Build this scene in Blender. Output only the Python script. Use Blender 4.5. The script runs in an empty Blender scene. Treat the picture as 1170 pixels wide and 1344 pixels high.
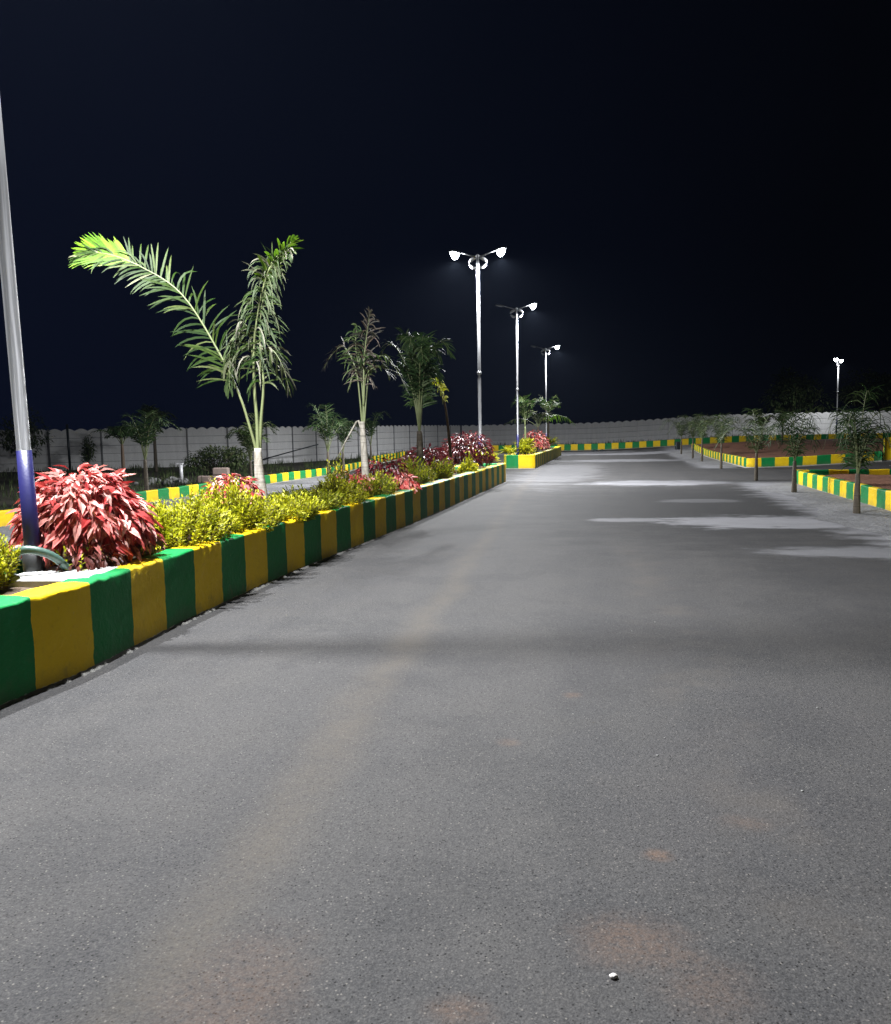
import bpy, math, random
from mathutils import Vector, Matrix, Quaternion
S = bpy.context.scene
COL = S.collection
PI = math.pi
V = Vector

# ------------------------------------------------------------------ helpers
def sm(t):
    t = max(0.0, min(1.0, t)); return t*t*(3-2*t)

def g(x, y):
    """height of the ground: flat at the camera, rising a little far off and to the right"""
    ay = sm((y-40)/20)
    x0 = 5*(1-ay) - 3*ay
    w = 9*(1-ay) + 14*ay
    return .45*sm((x-x0)/w)*sm((y-24)/12) + .12*sm((y-45)/20)

class MB:
    """collects geometry and links it as ONE mesh object"""
    def __init__(s):
        s.v = []; s.f = []; s.uv = None; s.mi = None
    def face(s, pts):
        n = len(s.v); s.v += [tuple(p) for p in pts]; s.f.append(tuple(range(n, n+len(pts))))
    def grid(s, rows, close_u=False, close_v=False):
        n0 = len(s.v); nr = len(rows); nc = len(rows[0])
        for r in rows: s.v += [tuple(p) for p in r]
        for i in range(nr if close_u else nr-1):
            for j in range(nc if close_v else nc-1):
                a = n0+i*nc+j; b = n0+i*nc+(j+1) % nc
                c = n0+((i+1) % nr)*nc+(j+1) % nc; d = n0+((i+1) % nr)*nc+j
                s.f.append((a, b, c, d))
    def tube(s, pts, rads, n=10, cap=True):
        pts = [V(p) for p in pts]; rows = []
        if not hasattr(rads, '__len__'): rads = [rads]*len(pts)
        up = V((0, 0, 1))
        t0 = (pts[1]-pts[0]).normalized()
        if abs(t0.z) > .9: up = V((1, 0, 0))
        a = t0.cross(up).normalized()
        for i, p in enumerate(pts):
            t = (pts[min(i+1, len(pts)-1)]-pts[max(i-1, 0)]).normalized()
            a = (a - t*a.dot(t)).normalized(); b = t.cross(a)
            rows.append([p+(a*math.cos(k*2*PI/n)+b*math.sin(k*2*PI/n))*rads[i] for k in range(n)])
        n0 = len(s.v); s.grid(rows, close_v=True)
        if cap:
            s.f.append(tuple(range(n0, n0+n))[::-1])
            e = n0+(len(rows)-1)*n; s.f.append(tuple(range(e, e+n)))
    def box(s, c, size, rz=0, bev=0.0):
        cx, cy, cz = c; hx, hy, hz = size[0]/2, size[1]/2, size[2]/2
        co, si = math.cos(rz), math.sin(rz)
        b = min(bev, hx*.9, hy*.9, hz*.9)
        def ring(ix, iy, z):
            o = []
            for sx, sy, first in ((1, -1, 0), (1, 1, 1), (-1, 1, 0), (-1, -1, 1)):
                pr = [(sx*(ix-b), sy*iy), (sx*ix, sy*(iy-b))] if b else [(sx*ix, sy*iy)]
                if b and first: pr = pr[::-1]
                for (x, y) in pr: o.append((cx+x*co-y*si, cy+x*si+y*co, cz+z))
            return o
        rows = [ring(hx-b, hy-b, -hz), ring(hx, hy, -hz+b), ring(hx, hy, hz-b), ring(hx-b, hy-b, hz)] if b else [ring(hx, hy, -hz), ring(hx, hy, hz)]
        n0 = len(s.v); m = len(rows[0]); s.grid(rows, close_v=True)
        s.f.append(tuple(range(n0, n0+m))[::-1]); e = n0+(len(rows)-1)*m; s.f.append(tuple(range(e, e+m)))
    def build(s, name, mat, parent=None, smooth=False, loc=None):
        me = bpy.data.meshes.new(name)
        off = V(loc) if loc is not None else V((0, 0, 0))
        me.from_pydata([tuple(V(p)-off) for p in s.v], [], s.f)
        for m in (mat if isinstance(mat, (list, tuple)) else [mat]): me.materials.append(m)
        if s.mi: me.polygons.foreach_set('material_index', s.mi)
        if s.uv:
            l = me.uv_layers.new(name='UVMap')
            for lp in me.loops: l.data[lp.index].uv = s.uv[lp.vertex_index]
        if smooth: me.polygons.foreach_set('use_smooth', [True]*len(me.polygons))
        me.update()
        o = bpy.data.objects.new(name, me); COL.objects.link(o)
        if loc is not None: o.location = off
        if parent is not None: o.parent = parent
        return o

def tag(o, label, cat, group=None):
    o['label'] = label; o['category'] = cat
    if group: o['group'] = group
    return o
def thing(name, label, cat, loc, group=None, rz=0):
    o = bpy.data.objects.new(name, None); COL.objects.link(o); o.location = loc; o.rotation_euler = (0, 0, rz)
    o.empty_display_size = .2
    return tag(o, label, cat, group)
def struct(o, kind='structure'):
    o['kind'] = kind; return o

def catmull(pts, n):
    pts = [V(p) for p in pts]; P = [2*pts[0]-pts[1]]+pts+[2*pts[-1]-pts[-2]]; out = []
    m = len(pts)-1
    for i in range(n+1):
        t = i/n*m; k = min(int(t), m-1); u = t-k
        a, b, c, d = P[k:k+4]
        out.append(.5*((2*b)+(c-a)*u+(2*a-5*b+4*c-d)*u*u+(3*b-a-3*c+d)*u**3))
    return out

# ------------------------------------------------------------------ materials
class NT:
    def __init__(s, name):
        s.m = bpy.data.materials.new(name); s.m.use_nodes = True
        s.t = s.m.node_tree; s.t.nodes.clear()
        s.out = s.n('ShaderNodeOutputMaterial'); s.b = s.n('ShaderNodeBsdfPrincipled')
        s.l(s.b.outputs[0], s.out.inputs[0])
    def n(s, k, **kw):
        x = s.t.nodes.new(k)
        for a, b in kw.items(): setattr(x, a, b)
        return x
    def l(s, a, b): s.t.links.new(a, b)
    def put(s, sock, v):
        if isinstance(v, bpy.types.NodeSocket): s.l(v, sock)
        elif isinstance(v, (tuple, list)) and len(v) == 3 and sock.type == 'RGBA': sock.default_value = (*v, 1)
        else: sock.default_value = v
    def math(s, op, a, b=0.0, clamp=False):
        x = s.n('ShaderNodeMath', operation=op, use_clamp=clamp); s.put(x.inputs[0], a); s.put(x.inputs[1], b); return x.outputs[0]
    def vm(s, op, a, b):
        x = s.n('ShaderNodeVectorMath', operation=op); s.put(x.inputs[0], a); s.put(x.inputs[1], b)
        return x.outputs['Value'] if op in ('LENGTH', 'DISTANCE', 'DOT_PRODUCT') else x.outputs[0]
    def noise(s, vec, scale, detail=4, rough=.55, dist=0):
        x = s.n('ShaderNodeTexNoise'); x.inputs['Scale'].default_value = scale; x.inputs['Detail'].default_value = detail
        x.inputs['Roughness'].default_value = rough; x.inputs['Distortion'].default_value = dist
        if vec is not None: s.l(vec, x.inputs['Vector'])
        return x.outputs['Fac']
    def ramp(s, v, a, b, lo=0.0, hi=1.0, smooth=True):
        x = s.n('ShaderNodeMapRange', interpolation_type='SMOOTHSTEP' if smooth else 'LINEAR'); s.put(x.inputs[0], v)
        x.inputs[1].default_value = a; x.inputs[2].default_value = b; x.inputs[3].default_value = lo; x.inputs[4].default_value = hi
        return x.outputs[0]
    def mix(s, f, a, b, mode='MIX'):
        x = s.n('ShaderNodeMix', data_type='RGBA', blend_type=mode); s.put(x.inputs[0], f); s.put(x.inputs[6], a); s.put(x.inputs[7], b)
        return x.outputs[2]
    def cramp(s, f, stops, interp='LINEAR'):
        x = s.n('ShaderNodeValToRGB'); s.l(f, x.inputs[0]); x.color_ramp.interpolation = interp; e = x.color_ramp.elements
        while len(e) > 1: e.remove(e[-1])
        e[0].position = stops[0][0]; e[0].color = (*stops[0][1], 1)
        for p, c in stops[1:]:
            k = e.new(p); k.color = (*c, 1)
        return x.outputs[0]
    def bump(s, h, strength=.3, dist=.01, normal=None):
        x = s.n('ShaderNodeBump'); x.inputs['Strength'].default_value = strength; x.inputs['Distance'].default_value = dist
        s.l(h, x.inputs['Height'])
        if normal is not None: s.l(normal, x.inputs['Normal'])
        return x.outputs[0]
    def pos(s): return s.n('ShaderNodeNewGeometry').outputs['Position']
    def obj(s): return s.n('ShaderNodeTexCoord').outputs['Object']
    def set(s, color=None, rough=None, metal=None, normal=None, spec=None):
        for k, v in (('Base Color', color), ('Roughness', rough), ('Metallic', metal), ('Normal', normal), ('Specular IOR Level', spec)):
            if v is not None: s.put(s.b.inputs[k], v)
        return s

def m_simple(name, c, rough=.6, metal=0, var=.25, scale=8, bump=.15, bscale=60):
    t = NT(name); o = t.obj()
    n = t.noise(o, scale, 5)
    col = t.mix(n, tuple(x*(1-var) for x in c), tuple(min(1, x*(1+var)) for x in c))
    t.set(col, rough, metal, t.bump(t.noise(o, bscale, 3), bump, .01))
    return t.m

def m_leaf(name, stops, rough=.5, trans=.25, spec=.3):
    t = NT(name)
    isl = t.n('ShaderNodeNewGeometry').outputs['Random Per Island']
    col = t.cramp(isl, stops)
    n = t.noise(t.obj(), 40, 3)
    col = t.mix(t.ramp(n, .3, .7, 0, .35), col, tuple(x*.5 for x in stops[0][1]))
    t.set(col, rough, 0, None, spec)
    tr = t.n('ShaderNodeBsdfTranslucent'); t.l(col, tr.inputs[0])
    mx = t.n('ShaderNodeMixShader'); mx.inputs[0].default_value = trans
    t.l(t.b.outputs[0], mx.inputs[1]); t.l(tr.outputs[0], mx.inputs[2]); t.l(mx.outputs[0], t.out.inputs[0])
    return t.m

# -- asphalt road
def m_road():
    t = NT('asphalt'); p = t.pos()
    sep = t.n('ShaderNodeSeparateXYZ'); t.l(p, sep.inputs[0]); X, Y = sep.outputs[0], sep.outputs[1]
    big = t.noise(p, .35, 5); mid = t.noise(p, 2.3, 6); fine = t.noise(p, 48, 6, .7)
    vo = t.n('ShaderNodeTexVoronoi'); vo.inputs['Scale'].default_value = 105; t.l(p, vo.inputs['Vector'])
    vs = t.n('ShaderNodeSeparateColor'); t.l(vo.outputs['Color'], vs.inputs[0])
    vo2 = t.n('ShaderNodeTexVoronoi'); vo2.inputs['Scale'].default_value = 210; t.l(p, vo2.inputs['Vector'])
    v2s = t.n('ShaderNodeSeparateColor'); t.l(vo2.outputs['Color'], v2s.inputs[0])
    grain = t.noise(p, 320, 2, .6)
    lane = t.noise(t.vm('MULTIPLY', p, (1.1, .07, 1)), 1.0, 5, .6)
    blot = t.noise(p, .9, 7, .65)
    col = t.mix(big, (.034, .035, .037), (.052, .051, .051))
    col = t.mix(t.ramp(mid, .35, .7, 0, .5), col, (.054, .052, .049))
    col = t.mix(t.ramp(lane, .38, .62, 0, .45), col, (.068, .066, .063))
    col = t.mix(t.ramp(blot, .52, .40, 0, .4), col, (.026, .027, .029))
    # aggregate: every stone its own grey, dark binder between, a few pale chips and pits
    st = t.mix(t.ramp(vs.outputs[2], .2, 1, 0, 1, False), (.016, .016, .017), (.135, .13, .122))
    col = t.mix(t.math('MULTIPLY', t.ramp(vo.outputs['Distance'], .62, .2), .27), col, st)
    st2 = t.mix(v2s.outputs[0], (.012, .012, .012), (.11, .105, .10))
    col = t.mix(.26, col, st2)
    col = t.mix(t.ramp(fine, .52, .72, 0, .6), col, (.10, .096, .09))
    col = t.mix(t.ramp(fine, .47, .30, 0, .62), col, (.012, .012, .013))
    chips = t.math('MULTIPLY', t.ramp(vs.outputs[0], .90, .97), t.ramp(vo.outputs['Distance'], .42, .25))
    col = t.mix(t.math('MULTIPLY', chips, .6), col, (.17, .158, .14))
    pits = t.math('MULTIPLY', t.ramp(vs.outputs[1], .86, .93), t.ramp(vo.outputs['Distance'], .5, .2))
    col = t.mix(t.math('MULTIPLY', pits, .9), col, (.006, .006, .006))
    # long dusty track where tyres carry earth, second weaker one
    wob = t.math('MULTIPLY', t.math('SUBTRACT', t.noise(p, .6, 3), .5), .5)
    def track(x0, k, w):
        d = t.math('ABSOLUTE', t.math('SUBTRACT', t.math('ADD', t.math('ADD', X, t.math('MULTIPLY', Y, k)), wob), x0))
        return t.ramp(d, w, 0.0)
    dusty = t.ramp(t.noise(p, 3.2, 6, .65), .3, .62, .45, 1)
    tr = t.math('MULTIPLY', t.math('MULTIPLY', track(-1.13, .058, .23), dusty), t.ramp(fine, .25, .6, .35, 1))
    col = t.mix(t.math('MULTIPLY', tr, .5), col, (.088, .077, .062))
    tr2 = t.math('MULTIPLY', track(.75, .05, .45), t.ramp(t.noise(p, 1.7, 5), .45, .7))
    col = t.mix(t.math('MULTIPLY', tr2, .35), col, (.085, .074, .062))
    # orange earth spots
    ed = t.noise(p, 9, 5)
    def blob(cx, cy, rx, ry, soft=.55, amt=.8, nz=ed, na=.9):
        d = t.vm('MULTIPLY', t.vm('SUBTRACT', p, (cx, cy, 0)), (1/rx, 1/ry, 0))
        L = t.math('ADD', t.vm('LENGTH', d, (0, 0, 0)), t.math('MULTIPLY', t.math('SUBTRACT', nz, .5), na))
        return t.ramp(L, 1+soft*.5, 1-soft, 0, amt)
    for (cx, cy, rx, ry, a) in ((.05, 2.30, .17, .13, .6), (-.23, 4.51, .055, .05, .7), (.16, 2.80, .055, .04, .6), (-.39, 1.92, .09, .06, .6), (.26, 2.12, .14, .14, .3), (-.5, 3.75, .06, .05, .35), (-1.0, 1.85, .2, .3, .35), (.5, 3.1, .1, .06, .25)):
        col = t.mix(t.math('MULTIPLY', blob(cx, cy, rx, ry, .9, a), t.math('MULTIPLY', t.ramp(fine, .3, .6, .15, 1), t.ramp(mid, .3, .6, .4, 1))), col, (.125, .078, .052))
    lo = t.noise(t.vm('MULTIPLY', p, (.8, 1.5, 1)), 1.1, 8, .72)
    # darker asphalt zones, painting in the lamp falloff between the posts
    col = t.mix(blob(1.4, 16.5, 3.6, 6.2, .5, .55, lo, 1.6), col, (.017, .0175, .019))
    col = t.mix(blob(3.4, 9.0, 1.6, 3.0, .6, .3, lo, 1.6), col, (.017, .0175, .019))
    # pools of lamplight between tree shadows painted pale, with dusty patches and verge edges
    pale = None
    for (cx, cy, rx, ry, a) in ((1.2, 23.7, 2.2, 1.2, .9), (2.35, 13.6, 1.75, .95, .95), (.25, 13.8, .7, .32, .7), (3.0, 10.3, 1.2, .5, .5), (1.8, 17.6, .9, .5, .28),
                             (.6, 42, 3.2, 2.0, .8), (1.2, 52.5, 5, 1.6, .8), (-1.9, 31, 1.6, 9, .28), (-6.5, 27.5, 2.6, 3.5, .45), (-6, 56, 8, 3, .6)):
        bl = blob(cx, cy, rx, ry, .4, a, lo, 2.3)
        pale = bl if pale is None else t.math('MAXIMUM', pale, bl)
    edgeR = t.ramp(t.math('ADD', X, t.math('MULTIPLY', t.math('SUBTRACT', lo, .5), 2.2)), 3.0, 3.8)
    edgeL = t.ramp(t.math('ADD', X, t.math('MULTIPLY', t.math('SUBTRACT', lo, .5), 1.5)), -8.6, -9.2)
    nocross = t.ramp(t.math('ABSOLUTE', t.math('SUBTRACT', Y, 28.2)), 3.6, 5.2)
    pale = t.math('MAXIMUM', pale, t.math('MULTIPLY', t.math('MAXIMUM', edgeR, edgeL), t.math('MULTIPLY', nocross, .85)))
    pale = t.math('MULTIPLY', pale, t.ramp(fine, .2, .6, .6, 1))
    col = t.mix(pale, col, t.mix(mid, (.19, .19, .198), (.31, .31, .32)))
    # scattered white scuffs
    sc = t.math('MULTIPLY', t.ramp(t.noise(p, 14, 3, .5, .8), .68, .76), t.ramp(big, .5, .65))
    col = t.mix(t.math('MULTIPLY', sc, .45), col, (.15, .147, .142))
    h = t.math('ADD', t.math('MULTIPLY', vo.outputs['Distance'], -.8), t.math('ADD', t.math('MULTIPLY', vo2.outputs['Distance'], -.35), t.math('MULTIPLY', fine, 1.2)))
    col = t.mix(1.0, col, (.93, .93, .955), 'MULTIPLY')
    t.set(col, t.ramp(fine, .3, .7, .72, .9), 0, t.bump(h, .45, .005), .10)
    return t.m

def m_soil(name, a, b, c):
    t = NT(name); p = t.pos()
    n1 = t.noise(p, .8, 6, .6); n2 = t.noise(p, 7, 6, .65)
    col = t.mix(t.ramp(n1, .35, .65), a, b); col = t.mix(t.ramp(n2, .5, .75, 0, .7), col, c)
    t.set(col, .95, 0, t.bump(n2, .9, .06), .2)
    return t.m

def m_stripes(name, shift=0.0, worn=.25):
    """painted yellow / green blocks, 0.5 m each; UV.x = run along the kerb in m, UV.y = height in m"""
    t = NT(name); uv = t.n('ShaderNodeTexCoord').outputs['UV']; p = t.pos()
    sp = t.n('ShaderNodeSeparateXYZ'); t.l(uv, sp.inputs[0]); U, H = sp.outputs[0], sp.outputs[1]
    w = t.math('MULTIPLY', t.math('SUBTRACT', t.noise(p, 9, 4), .5), .035)
    u = t.math('FRACT', t.math('ADD', t.math('ADD', U, w), shift))
    f = t.ramp(u, .498, .502, 0, 1, False)
    n1 = t.noise(p, 3.5, 6, .6); n2 = t.noise(p, 22, 5, .6)
    yel = t.mix(n1, (.72, .47, .004), (.80, .56, .012)); yel = t.mix(t.ramp(n2, .55, .8, 0, .5), yel, (.52, .31, .012))
    grn = t.mix(n1, (.003, .15, .034), (.006, .215, .055)); grn = t.mix(t.ramp(n2, .55, .8, 0, .4), grn, (.012, .28, .10))
    col = t.mix(f, yel, grn)
    # worn spots where plaster shows, ragged unpainted foot
    wear = t.math('MULTIPLY', t.ramp(t.noise(p, 16, 6, .7), .66, .74), worn)
    col = t.mix(wear, col, (.62, .6, .5))
    foot = t.ramp(t.math('ADD', H, t.math('MULTIPLY', t.math('SUBTRACT', n2, .5), .05)), .024, .012)
    col = t.mix(foot, col, (.5, .49, .46))
    drip = t.math('MULTIPLY', t.ramp(t.noise(p, 6, 4, .5, .4), .6, .7), t.ramp(H, .32, .02, 0, .28))
    col = t.mix(drip, col, (.16, .13, .08))
    h = t.math('ADD', t.math('MULTIPLY', n1, 1.0), t.math('MULTIPLY', n2, .45))
    mud = t.math('MULTIPLY', t.ramp(t.math('ADD', H, t.math('MULTIPLY', t.math('SUBTRACT', t.noise(p, 5, 6, .7), .5), .35)),   .16, .0), .3)
    col = t.mix(mud, col, (.10, .085, .06))
    t.set(col, .55, 0, t.bump(h, .7, .02), .22)
    return t.m

def m_wall():
    t = NT('precast_concrete'); p = t.pos(); o = t.obj()
    sp = t.n('ShaderNodeSeparateXYZ'); t.l(p, sp.inputs[0])
    st = t.vm('MULTIPLY', p, (2.2, 2.2, .35))
    n = t.noise(st, 2.2, 6, .6); n2 = t.noise(p, 12, 5)
    col = t.mix(n, (.52, .52, .525), (.84, .84, .84)); col = t.mix(t.ramp(n2, .5, .8, 0, .4), col, (.36, .36, .35))
    isl = t.n('ShaderNodeObjectInfo').outputs['Random']
    col = t.mix(t.ramp(isl, 0, 1, 0, .2), col, (.42, .42, .42))
    t.set(col, .85, 0, t.bump(n2, .4, .01), .25)
    return t.m

def m_metal(name, c=(.40, .405, .42), metal=.75, rough=.38):
    t = NT(name); o = t.obj()
    st = t.vm('MULTIPLY', o, (30, 30, .7)); n = t.noise(st, 1.5, 5); n2 = t.noise(o, 14, 5)
    col = t.mix(n, tuple(x*.62 for x in c), c); col = t.mix(t.ramp(n2, .55, .8, 0, .15), col, tuple(min(1, x*1.2) for x in c))
    t.set(col, t.ramp(n, .3, .7, rough-.06, rough+.12), metal)
    return t.m

def m_emit(name, c, s):
    t = NT(name); t.set((.8, .8, .8), .4)
    t.b.inputs['Emission Color'].default_value = (*c, 1); t.b.inputs['Emission Strength'].default_value = s
    return t.m

def m_bark(name, a, b):
    t = NT(name); o = t.obj(); st = t.vm('MULTIPLY', o, (9, 9, 2.4)); n = t.noise(st, 2.5, 6, .65); r = t.noise(t.vm('MULTIPLY', o, (.6, .6, 26)), 1.0, 2)
    col = t.mix(t.ramp(n, .3, .7), a, b); col = t.mix(t.ramp(r, .52, .64, 0, .55), col, tuple(x*.4 for x in a))
    t.set(col, .85, 0, t.bump(t.math('ADD', n, r), .6, .01)); return t.m

M = {}
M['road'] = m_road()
M['ground'] = m_soil('dark_soil', (.030, .030, .022), (.055, .050, .036), (.09, .085, .07))
M['redsoil'] = m_soil('red_soil', (.12, .055, .034), (.18, .085, .052), (.24, .13, .085))
M['bedsoil'] = m_soil('bed_soil', (.045, .032, .022), (.085, .058, .04), (.14, .11, .08))
M['verge'] = m_soil('cement_dust', (.13, .13, .136), (.20, .20, .207), (.27, .27, .27))
M['stripe'] = m_stripes('striped_paint')
M['wall'] = m_wall()
M['post'] = m_simple('post_concrete', (.16, .165, .17), .85, 0, .3, 6)
M['galv'] = m_metal('galvanised_steel')
M['blue'] = m_simple('blue_paint', (.015, .015, .085), .4, 0, .2, 5, .1)
M['darkgrey'] = m_simple('dark_housing', (.10, .105, .11), .45, .3)
M['white'] = m_simple('white_metal', (.6, .6, .62), .4, .1, .06)
M['lens_on'] = m_emit('lit_lens', (.93, .97, 1), 60)
M['lens_off'] = m_simple('unlit_lens', (.35, .37, .4), .2, 0, .1)
M['cement'] = m_simple('cement', (.5, .5, .49), .9, 0, .25, 9, .5, 40)
M['mortar'] = m_simple('mortar', (.13, .127, .12), .95, 0, .6, 22, .8, 60)
M['darksteel'] = m_simple('dark_steel', (.02, .028, .032), .5, .3)
M['hose'] = m_simple('green_conduit', (.045, .085, .07), .38, 0, .2, 12)
M['black'] = m_simple('black_wrap', (.012, .013, .014), .6)
M['stone'] = m_simple('grey_stone', (.17, .17, .165), .9, 0, .3, 6, .7, 20)
M['pinkstone'] = m_simple('pinkish_stone', (.25, .19, .165), .9, 0, .25, 6, .7, 20)
M['pebble'] = m_simple('pale_pebble', (.55, .52, .5), .8, 0, .35, 30, .5, 60)
M['woody'] = m_simple('woody_stem', (.09, .06, .04), .8, 0, .3, 20)
M['bark'] = m_bark('palm_bark', (.045, .036, .025), (.10, .083, .06))
M['bark_pale'] = m_bark('pale_palm_bark', (.17, .155, .125), (.36, .335, .29))
M['rachis'] = m_simple('frond_stalk', (.12, .14, .06), .5, 0, .25, 10)
M['red'] = m_leaf('red_leaf', [(0, (.20, .012, .014)), (.15, (.36, .032, .03)), (.38, (.52, .10, .09)), (.65, (.60, .22, .19)), (.9, (.66, .36, .32)), (1, (.75, .54, .49))], .5, .2, .28)
M['maroon'] = m_leaf('maroon_leaf', [(0, (.06, .006, .010)), (.45, (.13, .012, .020)), (.8, (.24, .03, .04)), (1, (.42, .12, .12))], .4, .2, .5)
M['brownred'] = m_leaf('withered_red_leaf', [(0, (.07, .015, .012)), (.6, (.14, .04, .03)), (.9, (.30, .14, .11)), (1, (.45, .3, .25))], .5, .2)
M['gold'] = m_leaf('golden_leaf', [(0, (.15, .17, .005)), (.3, (.31, .33, .008)), (.65, (.47, .47, .012)), (.92, (.62, .60, .03)), (1, (.74, .72, .22))], .5, .35, .22)
M['goldgreen'] = m_leaf('yellow_green_leaf', [(0, (.10, .14, .008)), (.4, (.22, .26, .010)), (.75, (.37, .38, .012)), (1, (.56, .54, .05))], .5, .35, .25)
M['lime'] = m_leaf('lime_frond', [(0, (.045, .11, .006)), (.5, (.085, .18, .009)), (.85, (.14, .24, .014)), (1, (.22, .28, .06))], .55, .3, .2)
M['frond'] = m_leaf('green_frond', [(0, (.009, .026, .003)), (.5, (.02, .045, .005)), (.8, (.042, .07, .011)), (.94, (.09, .11, .04)), (1, (.17, .17, .11))], .55, .25, .2)
M['dryfrond'] = m_leaf('drying_frond', [(0, (.014, .03, .005)), (.5, (.03, .047, .011)), (.8, (.065, .07, .036)), (1, (.2, .19, .15))], .6, .2, .2)
M['brownfrond'] = m_leaf('brown_frond', [(0, (.014, .016, .009)), (.5, (.032, .028, .018)), (.85, (.085, .06, .045)), (1, (.16, .13, .1))], .55, .2)
M['darkfrond'] = m_leaf('dark_frond', [(0, (.012, .03, .008)), (.6, (.026, .055, .014)), (.9, (.05, .08, .026)), (1, (.11, .14, .07))], .6, .2, .2)
M['olive'] = m_leaf('olive_frond', [(0, (.02, .042, .009)), (.6, (.045, .078, .018)), (.9, (.085, .11, .04)), (1, (.17, .19, .1))], .6, .2, .2)
M['weed'] = m_leaf('weed_blade', [(0, (.025, .045, .014)), (.6, (.06, .095, .028)), (1, (.14, .16, .07))], .7, .2, .2)

# ------------------------------------------------------------------ terrain, roads
def sheet(name, xs, ys, mat, dz, hole=None):
    b = MB(); b.grid([[(x, y, g(x, y)+dz) for x in xs] for y in ys])
    return struct(b.build(name, mat, smooth=True))
def lin(a, b, n): return [a+(b-a)*i/n for i in range(n+1)]
sheet('ground', [-150, -90]+lin(-60, 60, 60)+[90, 150], [-120, -60]+lin(-20, 90, 55)+[120, 180], M['ground'], -.035)
rb = MB()
def patch(x0, x1, y0, y1, nx, ny): rb.grid([[(x, y, g(x, y)) for x in lin(x0, x1, nx)] for y in lin(y0, y1, ny)])
patch(-10.75, 4.75, -14, 61, 16, 75)
patch(4.75, 45, 23.45, 32.6, 20, 9)
patch(4.75, 45, 54.3, 61, 20, 7)
patch(-40, -10.75, 53.5, 61, 15, 8)
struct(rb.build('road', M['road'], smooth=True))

def verge(name, xin, xout, y0, y1, seed):
    """dusty strip with a wandering edge, one sheet just above the road"""
    r = random.Random(seed); rows = []; k = 0
    ph = [r.uniform(0, 6) for _ in range(4)]
    for y in lin(y0, y1, int((y1-y0)/.3)):
        w = .18*math.sin(y*.7+ph[0])+.1*math.sin(y*1.9+ph[1])+.05*math.sin(y*5.1+ph[2])+r.uniform(-.03, .03)
        a = xin+w
        tp = min(1, (y-y0)/2.0, (y1-y)/2.0); a = xout+(a-xout)*(.35+.65*sm(tp))
        rows.append([(a+(xout-a)*t, y, g(a+(xout-a)*t, y)+.004+.012*sm(t*2)) for t in (0, .25, .5, .75, 1)])
    b = MB(); b.grid(rows); return struct(b.build(name, M['verge'], smooth=True))
verge('right_verge', 3.6, 4.8, 4, 23.2, 3)
verge('right_verge_beyond', 3.5, 4.95, 33.0, 54, 4)
verge('left_verge', -9.2, -10.8, 8, 30, 5)

def plot(name, x0, x1, y0, y1, dz, mat):
    r = random.Random(name); b = MB()
    b.grid([[(x, y, g(x, y)+dz+r.uniform(-.025, .03)) for x in lin(x0, x1, max(2, int((x1-x0)/.5)))] for y in lin(y0, y1, max(2, int((y1-y0)/.5)))])
    return struct(b.build(name, mat, smooth=True))
plot('plot_soil', 4.95, 30, -6, 23.2, .22, M['redsoil'])
plot('plot_soil_beyond', 5.25, 30, 33.0, 53.6, .27, M['redsoil'])
plot('wall_side_soil', -12, 40, 61.3, 67.8, .16, M['ground'])

# ------------------------------------------------------------------ striped kerbs and planters
def sweep(path, closed, wid, hgt, seed, seg=.1, u0=0.0, base=0.03, amp=.004, hvar=.008, endface=0):
    """wall of given width swept along a plan path; UV = (run, height)"""
    r = random.Random(seed)
    pts = [V((p[0], p[1], 0)) for p in path]
    if closed: pts.append(pts[0].copy())
    samples = []; run = 0.0
    for i in range(len(pts)-1):
        a, b = pts[i], pts[i+1]; L = (b-a).length; n = max(1, round(L/seg))
        for k in range(n): samples.append((a.lerp(b, k/n), run+L*k/n))
        run += L
    samples.append((pts[-1].copy(), run))
    N = len(samples); rows = []; uv = []
    bev = .012
    prof = [(.5*wid, -base)]+[(.5*wid, hgt*t) for t in (.0, .15, .35, .55, .75)]+[(.5*wid, hgt-bev-.012), (.5*wid, hgt-bev), (.5*wid-bev, hgt), (.5*wid-bev-.012, hgt+.001), (0, hgt+.003), (-.5*wid+bev, hgt), (-.5*wid, hgt-bev)]+[(-.5*wid, hgt*t) for t in (.72, .4, .1)]+[(-.5*wid, -base)]
    first = None
    for i, (p, s) in enumerate(samples):
        if closed:
            pa = samples[i-1][0] if i > 0 else samples[N-2][0]; pb = samples[i+1][0] if i < N-1 else samples[1][0]
        else:
            pa = samples[max(0, i-1)][0]; pb = samples[min(N-1, i+1)][0]
        d1 = (p-pa); d2 = (pb-p)
        d1 = d1.normalized() if d1.length > 1e-6 else d2.normalized(); d2 = d2.normalized() if d2.length > 1e-6 else d1
        t = (d1+d2).normalized(); nrm = V((t.y, -t.x, 0)); nn = V((d1.y, -d1.x, 0))
        sc = 1/max(.5, nrm.dot(nn))
        z0 = g(p.x, p.y); hh = r.uniform(-hvar, hvar)
        row = []
        for (o, z) in prof:
            j = r.uniform(-amp, amp)
            q = p+nrm*(o*sc+j); row.append((q.x, q.y, z0+z+(hh if z > hgt*.8 else 0)+r.uniform(-amp, amp)*.5))
        if closed and i == N-1: row = list(first)
        if i == 0: first = row
        rows.append(row)
        uu = s+u0
        if endface:                                       # last stretch of the loop: one green and one yellow block, then the long side
            d = run-s; e = .07
            if d <= endface+.02: uu = 40.5+(endface-d)/(endface*.46)*.5 if d > endface*.54 else 41.0+(endface*.54-d)/(endface*.54)*.498
        for (o, z) in prof: uv.append((uu, z))
    b = MB(); b.grid(rows); b.uv = uv
    if not closed:
        m = len(prof); b.f.append(tuple(range(m))); e = (N-1)*m; b.f.append(tuple(range(e, e+m))[::-1])
    return b

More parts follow.
